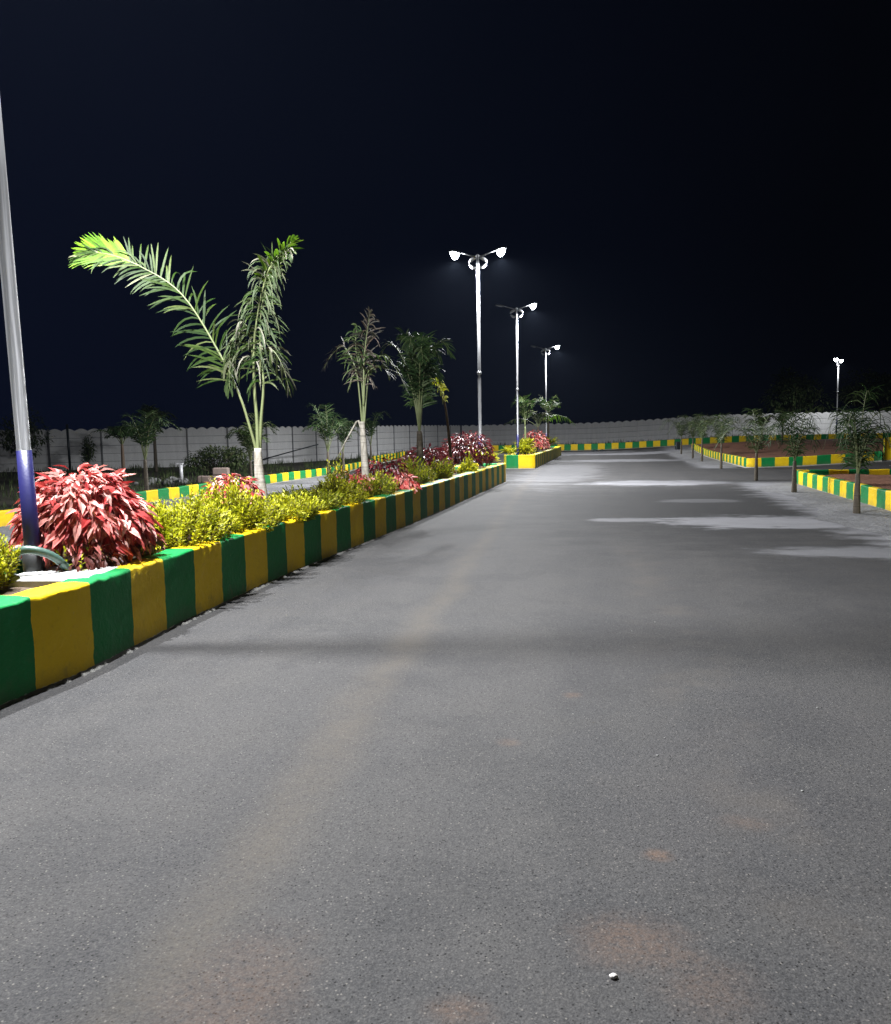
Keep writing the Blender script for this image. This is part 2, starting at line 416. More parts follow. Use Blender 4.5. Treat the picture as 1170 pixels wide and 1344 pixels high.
def mortar_strip(pts, side, seed, parent, loc=(0, 0, 0)):
    """ragged mortar spill and grit along the foot of the wall"""
    r = random.Random(seed); rows = []
    P = catmull(pts, int(sum((V(pts[i+1])-V(pts[i])).length for i in range(len(pts)-1))/.07))
    for i, p in enumerate(P):
        w = .014+.028*r.random()**3+.010*math.sin(i*.37)+.008*math.sin(i*.11)
        w = max(.012, w); z = .012+.008*r.random()
        rows.append([(p.x-.01*side, p.y, z+.012), (p.x+w*.4*side, p.y, z), (p.x+w*side, p.y, -.002)])
    b = MB(); b.grid(rows); return b.build('mortar_edge', M['mortar'], parent, True)

def planter(label, right, left, y0, y1, hgt, seed, u0, soil_z):
    t = thing('median_planter', label, 'planter', (0, 0, 0), 'striped planters on the median')
    wid = .23
    R_ = [(x-wid/2, y) for x, y in right]; L_ = [(x+wid/2, y) for x, y in left]
    c = .05
    yb, yt = R_[0][1]+wid/2, R_[-1][1]-wid/2
    path = [(R_[0][0], yb+c)]+[q for q in R_[1:-1]]+[(R_[-1][0], yt-c), (R_[-1][0]-c, yt), (L_[-1][0]+c, yt), (L_[-1][0], yt-c)]+L_[1:-1][::-1]+[(L_[0][0], yb+c), (L_[0][0]+c, yb), (R_[0][0]-c, yb)]
    w = sweep(path, True, wid, hgt, seed, u0=u0, endface=1.09 if y0 > 30 else 0).build('planter_wall', M['stripe'], t, True)
    r = random.Random(seed)
    rows = []
    for k in range(len(right)-1):
        n = max(1, int((right[k+1][1]-right[k][1])/.25))
        for i in range(n):
            f = i/n; y = right[k][1]+(right[k+1][1]-right[k][1])*f; xr = right[k][0]+(right[k+1][0]-right[k][0])*f; xl = left[0][0]+(left[-1][0]-left[0][0])*(y-left[0][1])/(left[-1][1]-left[0][1])
            y = min(max(y, yb+.02), yt-.02)
            rows.append([(xl+.18+(xr-xl-.36)*j/6, y, g(xr, y)+soil_z+r.uniform(-.015, .025)) for j in range(7)])
    b = MB(); b.grid(rows); b.build('bed_soil', M['bedsoil'], t, True)
    return t

rightedge = [(-3.46, 1.0), (-3.43, 2.0), (-3.41, 3.0), (-3.385, 3.9), (-3.345, 4.45), (-3.375, 5.0), (-3.42, 5.55), (-3.44, 6.0), (-3.45, 6.5), (-3.465, 7.1), (-3.465, 8.3), (-3.42, 9.7), (-3.36, 11.2), (-3.31, 12.8), (-3.29, 14.6), (-3.27, 16.6), (-3.25, 19.5), (-3.23, 24.6)]
rightedge = [tuple(p[:2]) for p in catmull([(x, y, 0) for x, y in rightedge], 60)]
leftedge = [(-4.58, 1.0), (-4.57, 8), (-4.56, 15), (-4.55, 24.6)]
p1 = planter('long striped planter running past the near lamp post, full of red and golden shrubs', rightedge, leftedge, 1, 24.6, .58, 11, .095, .5)
mortar_strip([(x-.002, y, 0) for x, y in rightedge[2:]], 1, 5, p1)
r2 = [(-3.2, 33.5), (-3.2, 38), (-3.22, 44), (-3.25, 52)]; l2 = [(-4.52, 33.5), (-4.52, 40), (-4.5, 52)]
p2 = planter('shorter striped planter farther down the road, behind the end of the long one', r2, l2, 33.5, 52, .58, 12, .03, .5)

def kerb(name, label, path, hgt, seed, wid=.15, u0=0, seg=.2, **k):
    cx, cy = path[0][:2]
    o = sweep(path, False, wid, hgt, seed, seg, u0, **k).build(name, M['stripe'], None, True)
    return tag(o, label, 'kerb', 'painted kerbs')
kerb('painted_kerb', 'low striped kerb beside the two nearest trees on the right, holding red soil', [(30, 23.3), (4.95, 23.3), (4.88, 23.2), (4.85, 15), (4.8, 5), (4.8, -6)], .36, 21, u0=.2)
kerb('painted_kerb', 'striped kerb of the far right plot, its corner across the side street', [(5.03, 53.7), (5.12, 43), (5.15, 33.0), (5.22, 32.9), (9.9, 32.9)], .36, 22, u0=.28)
kerb('painted_wall', 'taller yellow and green painted block at the right edge beyond the side street', [(9.98, 32.9), (16, 32.9)], .85, 23, u0=.0)['category'] = 'wall'
kerb('painted_kerb', 'long striped kerb crossing the end of the road below the boundary wall', [(-11.0, 61.15), (-3, 61.1), (10, 61.1), (40, 61.1)], .47, 24, wid=.18, u0=.1, seg=.5)
kerb('painted_kerb', 'striped kerb left of the left carriageway, nearest length behind the big red bush', [(-10.3, 6), (-10.65, 12), (-10.85, 17), (-10.9, 20.35)], .29, 25)
kerb('painted_kerb', 'striped kerb left of the left carriageway, middle length behind the tall palm', [(-10.95, 20.45), (-10.95, 26), (-10.85, 30), (-11.6, 36), (-12.0, 39)], .29, 26, u0=.25)
kerb('painted_kerb', 'short bright striped kerb at the far left, in front of the white wall', [(-12.4, 40.5), (-12.9, 46), (-13.2, 50)], .42, 27)

# ------------------------------------------------------------------ boundary walls
def bay(a, b, zt, mat, parent):
    """one bay of stacked precast slabs with a scalloped coping slab"""
    A = V((a[0], a[1], 0)); B = V((b[0], b[1], 0)); d = (B-A).normalized(); n = V((d.y, -d.x, 0)); L = (B-A).length
    m = MB(); th = .03
    za = g(a[0], a[1])-.05; zb = g(b[0], b[1])-.05
    nst = 5; h = zt/nst; N = 24
    for k in range(nst):
        lo = k*h+.008; hi = (k+1)*h-.008
        last = k == nst-1
        cols = []
        for i in range(N+1):
            f = i/N; p = A+d*(L*f); z0 = za+(zb-za)*f
            zz = hi+(.12*abs(math.sin(f*4*PI))-.04 if last else 0)
            cols.append([p+n*th+V((0, 0, z0+lo)), p+n*(th+.01)+V((0, 0, z0+(lo+zz)/2)), p+n*th+V((0, 0, z0+zz)), p-n*th+V((0, 0, z0+zz)), p-n*th+V((0, 0, z0+lo))])
        m.grid(cols, close_v=True)
        for e in (0, N):
            m.face(cols[e])
    return m.build('wall_panel', mat, parent)
def boundary(label, plan, w, zt, seed, pm='post'):
    t = thing('boundary_wall', label, 'wall', (0, 0, 0), 'boundary walls')
    P = [V((p[0], p[1], 0)) for p in plan]; pts = []
    for i in range(len(P)-1):
        L = (P[i+1]-P[i]).length; n = max(1, round(L/w))
        for k in range(n): pts.append(P[i].lerp(P[i+1], k/n))
    pts.append(P[-1])
    for i in range(len(pts)-1): bay(pts[i], pts[i+1], zt, M['wall'], t)
    for i, p in enumerate(pts):
        d = (pts[min(i+1, len(pts)-1)]-pts[max(i-1, 0)]).normalized()
        m = MB(); m.box((p.x, p.y, g(p.x, p.y)+zt/2-.04), (.09, .15, zt+.06), math.atan2(d.y, d.x), .012)
        m.build('wall_post', M[pm], t)
    return t
boundary('precast concrete boundary wall with scalloped top, on the left behind the palms', [(-60, 22), (-40, 30.5), (-26.8, 38.3), (-19.6, 43.3), (-16.2, 54), (-13.5, 66.5), (-12.9, 68)], 2.4, 2.12, 1)
boundary('grey precast boundary wall with scalloped top closing the far end of the road', [(-12.7, 68.1), (-3, 68.2), (12, 68.2), (45, 68.2)], 2.4, 2.12, 2, 'wall')

# ------------------------------------------------------------------ street lamps
HAZE = .00008
LAMP_W = 5400
def street_lamp(label, x, y, H, lit, az=0.0, zb=0.0, arm=.52, near=False, pw=1.0):
    t = thing('street_lamp', label, 'street lamp', (x, y, zb), 'street lamps', az)
    n = 20 if near else 12
    b = MB(); b.tube([(0, 0, .0), (0, 0, 1.45), (0, 0, 1.452), (0, 0, 3.3), (0, 0, 3.34), (0, 0, H)], [.055, .049, .047, .047, .047, .047], n)
    b.v = [v for v in b.v]
    pole = b.build('pole', M['galv'], t, True)
    b = MB(); b.tube([(0, 0, .02), (0, 0, .9), (0, 0, 1.44)], [.059, .054, .051], n); b.build('painted_sleeve', M['blue'], t, True)
    if not near:
        b = MB(); b.tube([(0, 0, 3.27), (0, 0, 3.285), (0, 0, 3.355), (0, 0, 3.37)], [.055, .066, .066, .055], n); b.build('collar', M['galv'], pole, True)
    b = MB(); b.tube([(0, 0, H-.02), (0, 0, H+.03), (0, 0, H+.06)], [.058, .058, .015], n); b.build('pole_cap', M['white'], pole, True)
    for k, s in enumerate((-1, 1)):
        # two leaf shaped plates of the scroll bracket below the arms
        for q0, q1, q2, wd in (((.05, -.06), (.17, -.08), (.27, -.18), .055), ((.03, -.32), (.14, -.32), (.25, -.23), .05)):
            pts = catmull([(q0[0]*s, 0, H+q0[1]), (q1[0]*s, 0, H+q1[1]), (q2[0]*s, 0, H+q2[1])], 14); rows = []
            for i, p in enumerate(pts):
                w = wd*math.sin(PI*(.08+.8*i/14)); q = pts[min(i+1, 14)]-pts[max(i-1, 0)]; nn = V((q.z, 0, -q.x)).normalized()
                rows.append([p+nn*w, p+V((0, .03, 0)), p-nn*w, p-V((0, .03, 0))])
            b = MB(); b.grid(rows, close_v=True); b.f += [(0, 1, 2, 3), (59, 58, 57, 56)]; b.build('scroll_bracket', M['white'], t)
        b = MB(); b.tube([(.02*s, 0, H-.02), (arm*.5*s, 0, H+.05), (arm*s, 0, H+.13)], [.024, .02, .018], 8); b.build('arm', M['galv'], t, True)
        # head: flat tapering housing; lit diffuser bulged out to give its glare a shape
        hx = (arm+.18)*s; hz = H+.165; rows = []
        for i in range(9):
            f = i/8; ww = .115*math.sin(PI*min(1, .18+f*.75))**.6+.01; xx = hx+s*(f-.5)*.34; zt = .035*math.sin(PI*(.1+.8*f)); zo = s*0+.06*(f-.5)
            rows.append([(xx, -ww, hz+zo), (xx, -ww*.7, hz+zo+zt+.02), (xx, ww*.7, hz+zo+zt+.02), (xx, ww, hz+zo), (xx, ww*.8, hz+zo-.025), (xx, -ww*.8, hz+zo-.025)])
        b = MB(); b.grid(rows, close_v=True); b.f.append(tuple(range(6))); b.f.append(tuple(range(48, 54))[::-1])
        hd = b.build('lamp_head', M['darkgrey'], t, True)
        on = lit[k]; rows = []
        for i in range(7):
            f = i/6; sc = math.sin(PI*(.06+.88*f))**.5; xx = hx+s*(f-.5)*.24
            dw, dd = (.13, .2) if on else (.08, .03)
            rows.append([(xx, dw*sc*math.cos(a), hz-.02+.05*(f-.5)-dd*sc*math.sin(a)) for a in lin(0, PI, 10)])
        b = MB(); b.grid(rows); b.face(rows[0]); b.face(rows[-1][::-1])
        b.build('diffuser', M['lens_on'] if on else M['lens_off'], hd, True)
        if on:
            l = bpy.data.lights.new('lamp_light', 'SPOT'); l.spot_size = math.radians(179); l.spot_blend = .65; l.energy = LAMP_W*pw; l.color = (.965, .98, 1); l.shadow_soft_size = .07
            lo = bpy.data.objects.new('lamp_light', l); COL.objects.link(lo); lo.parent = hd; lo.location = (hx, 0, hz-.28)
    return t
lamp0 = street_lamp('near street lamp post with a blue foot, in the planter at the left edge', -4.05, 4.95, 6.7, (1, 1), .17, 0, .44, near=True)
lamp1 = street_lamp('double street lamp with both heads lit, at the far end of the long planter', -3.95, 24.1, 6.75, (1, 1), .0)
lamp2 = street_lamp('double street lamp with only its right head lit, at the second planter front', -3.95, 33.9, 6.65, (0, 1), .0)
lamp3 = street_lamp('smallest double lamp with only its right head lit, at the second planter back', -3.95, 48.6, 6.45, (0, 1), .1, g(-3.95, 48.6))
lamp4 = street_lamp('distant street lamp on the far right, its light above the dark palms', 15.9, 63, 5.5, (1, 1), 1.05, g(15.9, 63)+.16, .42, pw=.11)
lamp0.rotation_euler = (0, -.021, .17)
# footing, wrap of the near lamp
b = MB(); b.box((.26, -.1, .535), (.62, .5, .09), -.17, .02); b.build('footing', M['cement'], lamp0)
b = MB(); b.tube([(0, 0, .5), (0, 0, .62), (.0, 0, .74)], [.075, .073, .071], 18); b.build('black_wrap', M['black'], lamp0, True)
hp = catmull([(-4.14, 4.84, .50), (-4.13, 4.80, .60), (-4.07, 4.75, .70), (-3.99, 4.74, .755), (-3.90, 4.78, .75), (-3.82, 4.86, .69), (-3.78, 4.95, .58), (-3.77, 5.0, .48)], 60)
b = MB(); b.tube(hp, [.028+.0028*(i % 2) for i in range(61)], 12)
tag(b.build('conduit_pipe', M['hose'], None, True), 'dark green ribbed conduit arching out of the soil around the near lamp foot', 'pipe')

# ------------------------------------------------------------------ foliage
def rv(r): return V((r.gauss(0, 1), r.gauss(0, 1), r.gauss(0, 1))).normalized()
def leaf(b, p, d, up, L, W, fold=.25, curl=.25):
    """pointed leaf folded along its midrib, 6 points, bending down towards the tip"""
    d = d.normalized(); s = d.cross(up)
    if s.length < 1e-3: s = d.cross(V((1, 0, 0)))
    s.normalize(); n = s.cross(d).normalized()
    m = p+d*L*.45; t = p+d*L-n*L*curl; h = n*W*fold
    i = len(b.v)
    b.v += [tuple(p), tuple(p+d*L*.38+s*W*.5+h-n*L*curl*.1), tuple(m-n*L*curl*.15), tuple(p+d*L*.38-s*W*.5+h-n*L*curl*.1), tuple(t), tuple(p+d*L*.72+s*W*.33+h*.6-n*L*curl*.45), tuple(p+d*L*.72-s*W*.33+h*.6-n*L*curl*.45)]
    b.f += [(i, i+1, i+2), (i, i+2, i+3), (i+1, i+5, i+2), (i+2, i+6, i+3), (i+2, i+5, i+4), (i+2, i+4, i+6)]

def dome(r, lobes, k):
    d = rv(r); d.z = abs(d.z)*1.05-.12; d.normalize()
    s = 1.0
    for (ld, la, lw) in lobes:
        c = max(0, d.dot(ld)); s += la*c**lw
    return d, s

def stems(loc, rx, ry, h, n, r, parent):
    b = MB()
    for _ in range(n):
        a = r.uniform(0, 2*PI); q = r.uniform(.2, .8)
        e = V((math.cos(a)*rx*q, math.sin(a)*ry*q, h*r.uniform(.55, .9)))
        b.tube([(e.x*.15, e.y*.15, -.03), (e.x*.5, e.y*.5, e.z*.5), tuple(e)], [.010, .007, .003], 5)
    b.build('stems', M['woody'], parent, True)

def bush_drooping(name, label, loc, rx, ry, h, n, L, W, mat, seed, cat='bush', group=None, low=None, spread=1.0):
    """dense dome of long leaves that lie over each other like shingles"""
    r = random.Random(seed); t = thing(name, label, cat, loc, group)
    lobes = [(rv(r), r.uniform(-.16, .22), r.uniform(3, 9)) for _ in range(9)]
    b = MB(); lb = MB()
    for i in range(n):
        d, s = dome(r, lobes, i)
        q = s*(1-.42*r.random()**2.2)
        p = V((d.x*rx*q, d.y*ry*q, h*(.36+.62*d.z*q) if d.z > 0 else h*(.36+.5*d.z)))
        p.z = max(.02, p.z)
        out = V((d.x, d.y, 0)); out = out.normalized() if out.length > .05 else rv(r)
        dr = out*1.0+V((0, 0, -1.05+1.2*max(0, d.z)**2))+rv(r)*.75
        k = r.uniform(.65, 1.25)
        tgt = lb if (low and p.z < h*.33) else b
        leaf(tgt, p, dr, d+V((0, 0, .3))+rv(r)*.5, L*k, W*k*r.uniform(.8, 1.2), .3, r.uniform(.1, .4))
    b.build('foliage', mat, t)
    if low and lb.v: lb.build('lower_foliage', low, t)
    stems(loc, rx, ry, h, 9, r, t)
    return t

def bush_shoots(name, label, loc, rx, ry, h, n, per, L, W, mat, seed, cat='shrub', group=None, cone=False, star=False):
    """many upright shoots, leaves in pairs along each"""
    r = random.Random(seed); t = thing(name, label, cat, loc, group)
    b = MB(); sb = MB()
    lobes = [(r.uniform(0, 2*PI), r.uniform(.1, .9), r.uniform(-.25, .3)) for _ in range(7)]
    for i in range(n):
        a = r.uniform(0, 2*PI); q = math.sqrt(r.random())
        top = h*(1-.42*q*q) if not cone else h*(1-.92*q)
        for (la, lq, lh) in lobes:
            top *= 1+lh*math.exp(-((q*math.cos(a)-lq*math.cos(la))**2+(q*math.sin(a)-lq*math.sin(la))**2)*9)
        top *= r.uniform(.8, 1.18)
        e = V((math.cos(a)*rx*q*1.05, math.sin(a)*ry*q*1.05, max(.08, top)))
        s = V((e.x*.62, e.y*.62, max(0, e.z-.30)*.6))
        dirn = (e-s).normalized()
        sb.tube([tuple(s), tuple(e)], [.004, .002], 4, False)
        for k in range(per):
            f = (k+1)/per; p = s.lerp(e, .15+.85*f)
            an = k*2.4+r.uniform(-.4, .4)
            o = V((math.cos(an), math.sin(an), 0))
            dr = o*(1.0-.45*f)+dirn*(.55+.5*f)+V((e.x/rx, e.y/ry, 0))*.35+rv(r)*.3
            kk = r.uniform(.7, 1.25)*(1.1-.3*f)
            leaf(b, p, dr, V((0, 0, 1))+rv(r)*.4, L*kk, W*kk, .25, r.uniform(0, .35))
    b.build('foliage', mat, t); sb.build('stems', M['woody'], t)
    return t

def rosette(name, label, loc, n, L, W, h, mat, seed, cat='plant', group=None):
    """several heads of long strap leaves spreading like stars"""
    r = random.Random(seed); t = thing(name, label, cat, loc, group); b = MB(); sb = MB()
    for i in range(n):
        a = r.uniform(0, 2*PI); q = math.sqrt(r.random())
        c = V((math.cos(a)*loc_r*q, math.sin(a)*loc_r*q, h*r.uniform(.35, .75)))
        sb.tube([(c.x*.04, c.y*.04, -.04), (c.x*.6, c.y*.6, c.z*.4), tuple(c)], [.014, .01, .007], 5)
        for k in range(22):
            an = k*2.4; el = r.uniform(-.1, 1.2)
            d = V((math.cos(an)*math.cos(el), math.sin(an)*math.cos(el), math.sin(el)))
            leaf(b, c, d+rv(r)*.2, V((0, 0, 1)), L*r.uniform(.7, 1.2), W, .2, r.uniform(.1, .35))
    b.build('foliage', mat, t); sb.build('stems', M['woody'], t); return t

RB = 'red leaved bushes in the planters'; GS = 'golden shrubs in the planters'
Z = .49
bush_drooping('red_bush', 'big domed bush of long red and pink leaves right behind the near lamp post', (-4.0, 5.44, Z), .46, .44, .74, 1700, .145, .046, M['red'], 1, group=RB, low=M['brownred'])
bush_shoots('golden_shrub', 'golden shrub cut by the left edge, in front of the near lamp foot', (-4.12, 4.5, Z), .24, .26, .36, 120, 16, .045, .02, M['gold'], 2, group=GS)
bush_shoots('golden_sprig', 'thin golden sprigs in front of the big red bush, beside the green conduit', (-3.78, 5.02, Z), .18, .2, .30, 9, 10, .045, .02, M['gold'], 3, cat='shrub', group=GS)
bush_drooping('withered_plant', 'low dark plant with withered brownish red leaves beside the near lamp foot', (-3.74, 5.15, Z), .2, .26, .28, 150, .09, .034, M['brownred'], 4, 'plant')
bush_shoots('golden_shrub', 'bright golden shrub touching the big red bush on its right', (-3.92, 6.55, Z), .56, .66, .40, 330, 18, .055, .024, M['gold'], 5, group=GS)
bush_shoots('golden_shrub', 'golden shrub in front of the small red bush, with a raised spray on its left', (-3.86, 7.6, Z), .54, .66, .40, 320, 18, .055, .024, M['gold'], 6, group=GS)
bush_drooping('red_bush', 'small pink and red bush at the foot of the tallest palm', (-4.12, 8.15, Z), .34, .34, .66, 560, .11, .04, M['red'], 7, group=RB)
bush_shoots('golden_shrub', 'golden shrub directly in front of the tallest palm trunk', (-3.78, 8.65, Z), .46, .62, .34, 260, 18, .055, .024, M['gold'], 8, group=GS)
bush_shoots('golden_shrub', 'low yellow green shrub just right of the tallest palm trunk', (-3.88, 9.6, Z), .5, .7, .34, 260, 16, .055, .024, M['goldgreen'], 9, group=GS)
bush_shoots('golden_shrub', 'low golden shrub left of the cone shaped shrub', (-3.8, 10.5, Z), .48, .6, .32, 220, 16, .055, .024, M['gold'], 10, group=GS)
bush_shoots('golden_shrub', 'cone shaped yellow shrub rising to a point left of the second palm', (-3.9, 11.1, Z), .42, .42, .72, 200, 16, .055, .025, M['goldgreen'], 11, group=GS, cone=True)
bush_drooping('red_bush', 'loose pink red bush at the foot of the second palm', (-4.05, 12.1, Z), .4, .45, .42, 380, .12, .05, M['red'], 12, group=RB)
bush_shoots('golden_shrub', 'yellow green shrub at the planter edge in front of the second palm', (-3.68, 12.2, Z), .32, .6, .36, 170, 12, .06, .026, M['goldgreen'], 13, group=GS)
bush_drooping('red_bush', 'crimson bush just right of the second palm trunk', (-4.05, 13.7, Z), .45, .55, .6, 460, .13, .05, M['maroon'], 14, group=RB)
bush_drooping('red_bush', 'tiny pink red plant at the planter edge below the crimson bush', (-3.55, 13.4, Z), .2, .32, .34, 160, .12, .05, M['red'], 15, group=RB)
bush_shoots('golden_shrub', 'green tinged shrub between the crimson bush and the maroon bush', (-3.8, 15.0, Z), .45, .65, .44, 190, 12, .065, .028, M['goldgreen'], 16, group=GS)
bush_shoots('golden_shrub', 'low olive shrub at the planter edge below the maroon bush', (-3.6, 16.8, Z), .3, .6, .38, 130, 12, .065, .028, M['goldgreen'], 17, group=GS)
bush_drooping('red_bush', 'broad dark maroon bush at the foot of the third palm', (-4.05, 17.3, Z), .55, .85, .74, 760, .13, .05, M['maroon'], 18, group=RB)
bush_shoots('golden_shrub', 'pointed yellow shrub in front of the largest maroon bush', (-3.52, 19.6, Z), .26, .5, .55, 130, 12, .07, .03, M['gold'], 19, group=GS, cone=True)
bush_drooping('red_bush', 'largest dark maroon bush, hanging over the planter wall near its far end', (-3.88, 21.2, Z), .72, .9, 1.0, 1000, .13, .05, M['maroon'], 20, group=RB)
loc_r = .28
rosette('golden_plant', 'bright yellow strap leaved plant at the far end of the long planter', (-3.66, 23.3, Z), 9, .26, .06, .42, M['gold'], 21, group='strap leaved golden plants')
rosette('golden_plant', 'yellow strap leaved plant behind the largest maroon bush, at the foot of the lamp', (-4.0, 23.5, Z), 8, .26, .06, .6, M['gold'], 22, group='strap leaved golden plants')
loc_r = .4
rosette('golden_plant', 'yellow strap leaved plant over the green part of the second planter end', (-4.15, 34.1, Z), 9, .32, .075, .42, M['gold'], 23, group='strap leaved golden plants')
rosette('golden_plant', 'yellow strap leaved plant over the yellow part of the second planter end', (-3.6, 34.3, Z), 9, .32, .075, .42, M['gold'], 24, group='strap leaved golden plants')
rosette('golden_plant', 'taller yellow plant behind the second lamp foot, left of the coral bush', (-3.9, 36.2, Z), 9, .32, .075, .75, M['gold'], 25, group='strap leaved golden plants')
bush_drooping('red_bush', 'coral red bush in the middle of the second planter', (-3.75, 39.5, Z), .62, 1.0, 1.1, 620, .17, .065, M['red'], 26, group=RB)
rosette('golden_plant', 'spiky yellow plant at the back of the second planter, right of the coral bush', (-3.6, 45.5, Z), 9, .36, .08, .75, M['gold'], 27, group='strap leaved golden plants')

# ------------------------------------------------------------------ palms
def frond_mesh(path, nl, L, droop, mat, r, W=.022, t0=.18, rad=.012, fwd=.75, tipw=1.0, lift=.25, up=V((0, 0, 1)), sides=(-1, 1), seg=5, wild=.25):
    P = catmull(path, 40); rb_ = MB(); b = MB()
    rb_.tube(P, [rad*(1-.85*i/40) for i in range(41)], 6)
    for k in range(nl):
        t = t0+(1-t0)*(k+.5)/nl
        for s in sides:
            tt = min(.999, max(0, t+r.uniform(-.4, .4)/nl)); i = min(39, int(tt*40)); f = tt*40-i
            p = P[i].lerp(P[i+1], f); tan = (P[i+1]-P[i]).normalized()
            side = tan.cross(up)
            if side.length < .15: side = tan.cross(V((0, 1, 0)))
            side.normalize(); nn = side.cross(tan).normalized()
            shp = (math.sin(PI*(.16+.80*tt))**.7)
            ll = L*shp*(r.uniform(.8, 1.12) if r.random() > .12 else r.uniform(.35, .7))
            if wild > .3 and r.random() < .07: continue
            fw = fwd+.9*max(0, tt-.7)/.3
            d = (side*s+tan*fw+nn*lift+rv(r)*wild).normalized()
            w = W*(1+(tipw-1)*sm((tt-.55)/.35))*r.uniform(.8, 1.2)
            dq = droop*r.choice((.4, .8, 1.0, 1.3, 2.1))*r.uniform(.8, 1.2)*(1-.65*sm((tt-.6)/.35)*(tipw > 1))
            q = p.copy(); rows = []
            for j in range(seg+1):
                u = j/seg; wd = w*(.35+.65*math.sin(PI*min(1, .12+u*.88))**.8)*(1 if j < seg else .1)
                wv = d.cross(nn)
                wv = wv.normalized() if wv.length > .05 else tan
                rows.append([q-wv*wd*.5, q+wv*wd*.5+nn*wd*.12])
                q = q+d*(ll/seg); d = (d+V((0, 0, -dq))).normalized()
            b.grid(rows)
    return rb_, b
def add_frond(t, *a, **k):
    rmat = k.pop('rmat', M['rachis'])
    rb_, b = frond_mesh(*a, **k)
    f = b.build('frond', a[4], t); rb_.build('frond_stalk', rmat, f, True)
    return f
PG = 'palms along the median'
# tallest palm: one frond leaning far to the left, others upright and hanging
r = random.Random(31)
t = thing('palm_tree', 'tallest palm with one long frond leaning left, its tip lit bright lime', 'palm tree', (-3.95, 8.57, .48), PG)
b = MB(); b.tube(catmull([(0, 0, -.02), (-.01, 0, .3), (-.035, 0, .62), (-.04, 0, .9)], 16), [.085-.045*i/16 for i in range(17)], 12); b.build('trunk', M['bark_pale'], t, True)
add_frond(t, [(-.04, 0, .8), (-.12, -.02, 1.15), (-.21, -.04, 1.48), (-.38, -.08, 1.9), (-.79, -.16, 2.62), (-1.26, -.25, 2.96), (-1.70, -.34, 3.11), (-1.95, -.40, 3.07)], 80, .44, .19, M['frond'], r, W=.022, t0=.34, rad=.018, fwd=1.0, tipw=1.0, lift=.1, wild=.5, up=V((0, -.75, .66)))
# lamplit end of that frond, brightness painted in as lime: own close leaflets
add_frond(t, [(-1.26, -.25, 2.965), (-1.5, -.3, 3.07), (-1.70, -.34, 3.115), (-1.86, -.38, 3.09)], 40, .40, .04, M['lime'], r, W=.028, t0=.12, rad=.010, fwd=1.3, lift=.05, up=V((0, -.8, .6)), wild=.06)
add_frond(t, [(-.04, 0, .82), (-.045, .02, 1.2), (-.06, .02, 1.6), (-.03, .0, 2.1), (.1, -.05, 2.6), (.25, -.1, 2.9), (.5, -.15, 3.06)], 66, .46, .6, M['dryfrond'], r, W=.016, t0=.40, rad=.024, fwd=.3, lift=.5, wild=.55, up=V((.2, -.9, .3)))
add_frond(t, [(-.035, .03, .85), (-.0, .04, 1.25), (.04, .05, 1.65), (.02, .05, 2.2), (.12, .05, 2.7), (.42, .05, 3.1)], 46, .40, .42, M['frond'], r, W=.018, t0=.38, rad=.022, fwd=.5, lift=.4, wild=.5, up=V((.3, -.8, .4)))
add_frond(t, [(.0, .04, 1.6), (.05, 0, 1.95), (.2, -.05, 2.0), (.34, -.08, 1.8), (.42, -.1, 1.5)], 16, .34, .5, M['dryfrond'], r, W=.026, t0=.3, rad=.010, fwd=.9, lift=.1)
add_frond(t, [(-.05, .02, 1.7), (-.08, -.02, 2.2), (-.16, -.06, 2.3), (-.28, -.1, 2.0), (-.3, -.12, 1.55)], 20, .42, .5, M['dryfrond'], r, W=.026, t0=.3, rad=.010, fwd=.6, lift=.1)
add_frond(t, [(.1, -.05, 2.6), (.25, -.1, 2.92), (.42, -.14, 3.05), (.56, -.17, 3.16)], 14, .26, .1, M['lime'], r, W=.03, t0=.1, rad=.008, fwd=.9, lift=.2)

# second palm: brownish, with a broken stalk
t = thing('palm_tree', 'second palm, brownish and ragged with a broken stalk bent down to the left', 'palm tree', (-3.95, 12.5, .48), PG)
b = MB(); b.tube(catmull([(0, 0, -.02), (0, 0, .4), (-.02, 0, .9), (-.03, 0, 1.25)], 14), [.075-.035*i/14 for i in range(15)], 10); b.build('trunk', M['bark_pale'], t, True)
add_frond(t, [(-.03, 0, 1.1), (-.06, 0, 1.6), (-.12, 0, 2.1), (-.3, -.05, 2.45), (-.5, -.1, 2.3), (-.62, -.12, 2.1)], 16, .34, .35, M['brownfrond'], r, W=.02, t0=.5, rad=.016, wild=.5)
add_frond(t, [(-.02, 0, 1.1), (.0, .02, 1.7), (.02, .02, 2.2), (.08, 0, 2.6), (.16, -.02, 3.0)], 34, .42, .34, M['brownfrond'], r, W=.02, t0=.3, rad=.022, fwd=.9, lift=.3, wild=.85, up=V((.2, -.9, .3)))
add_frond(t, [(0, 0, 1.2), (.04, .05, 1.7), (.1, .1, 2.1), (.3, .1, 2.3), (.55, .1, 2.05), (.72, .1, 1.7)], 24, .34, .3, M['olive'], r, W=.026, t0=.35, rad=.016)
add_frond(t, [(0, 0, 1.2), (-.04, .05, 1.9), (-.12, .05, 2.4), (-.1, .05, 2.8)], 22, .4, .45, M['olive'], r, W=.02, t0=.3, rad=.014, wild=.7, up=V((0, -1, .2)))
add_frond(t, [(.0, 0, 1.5), (.1, -.1, 2.0), (.35, -.15, 2.1), (.5, -.18, 1.95)], 12, .4, .15, M['dryfrond'], r, W=.03, t0=.3, rad=.010)
b = MB(); b.tube([(-.02, 0, 1.0), (-.09, -.02, 1.27), (-.12, -.02, 1.25), (-.3, -.05, .95), (-.47, -.08, .62)], [.016, .016, .016, .013, .010], 8); b.build('broken_stalk', M['bark_pale'], t, True)
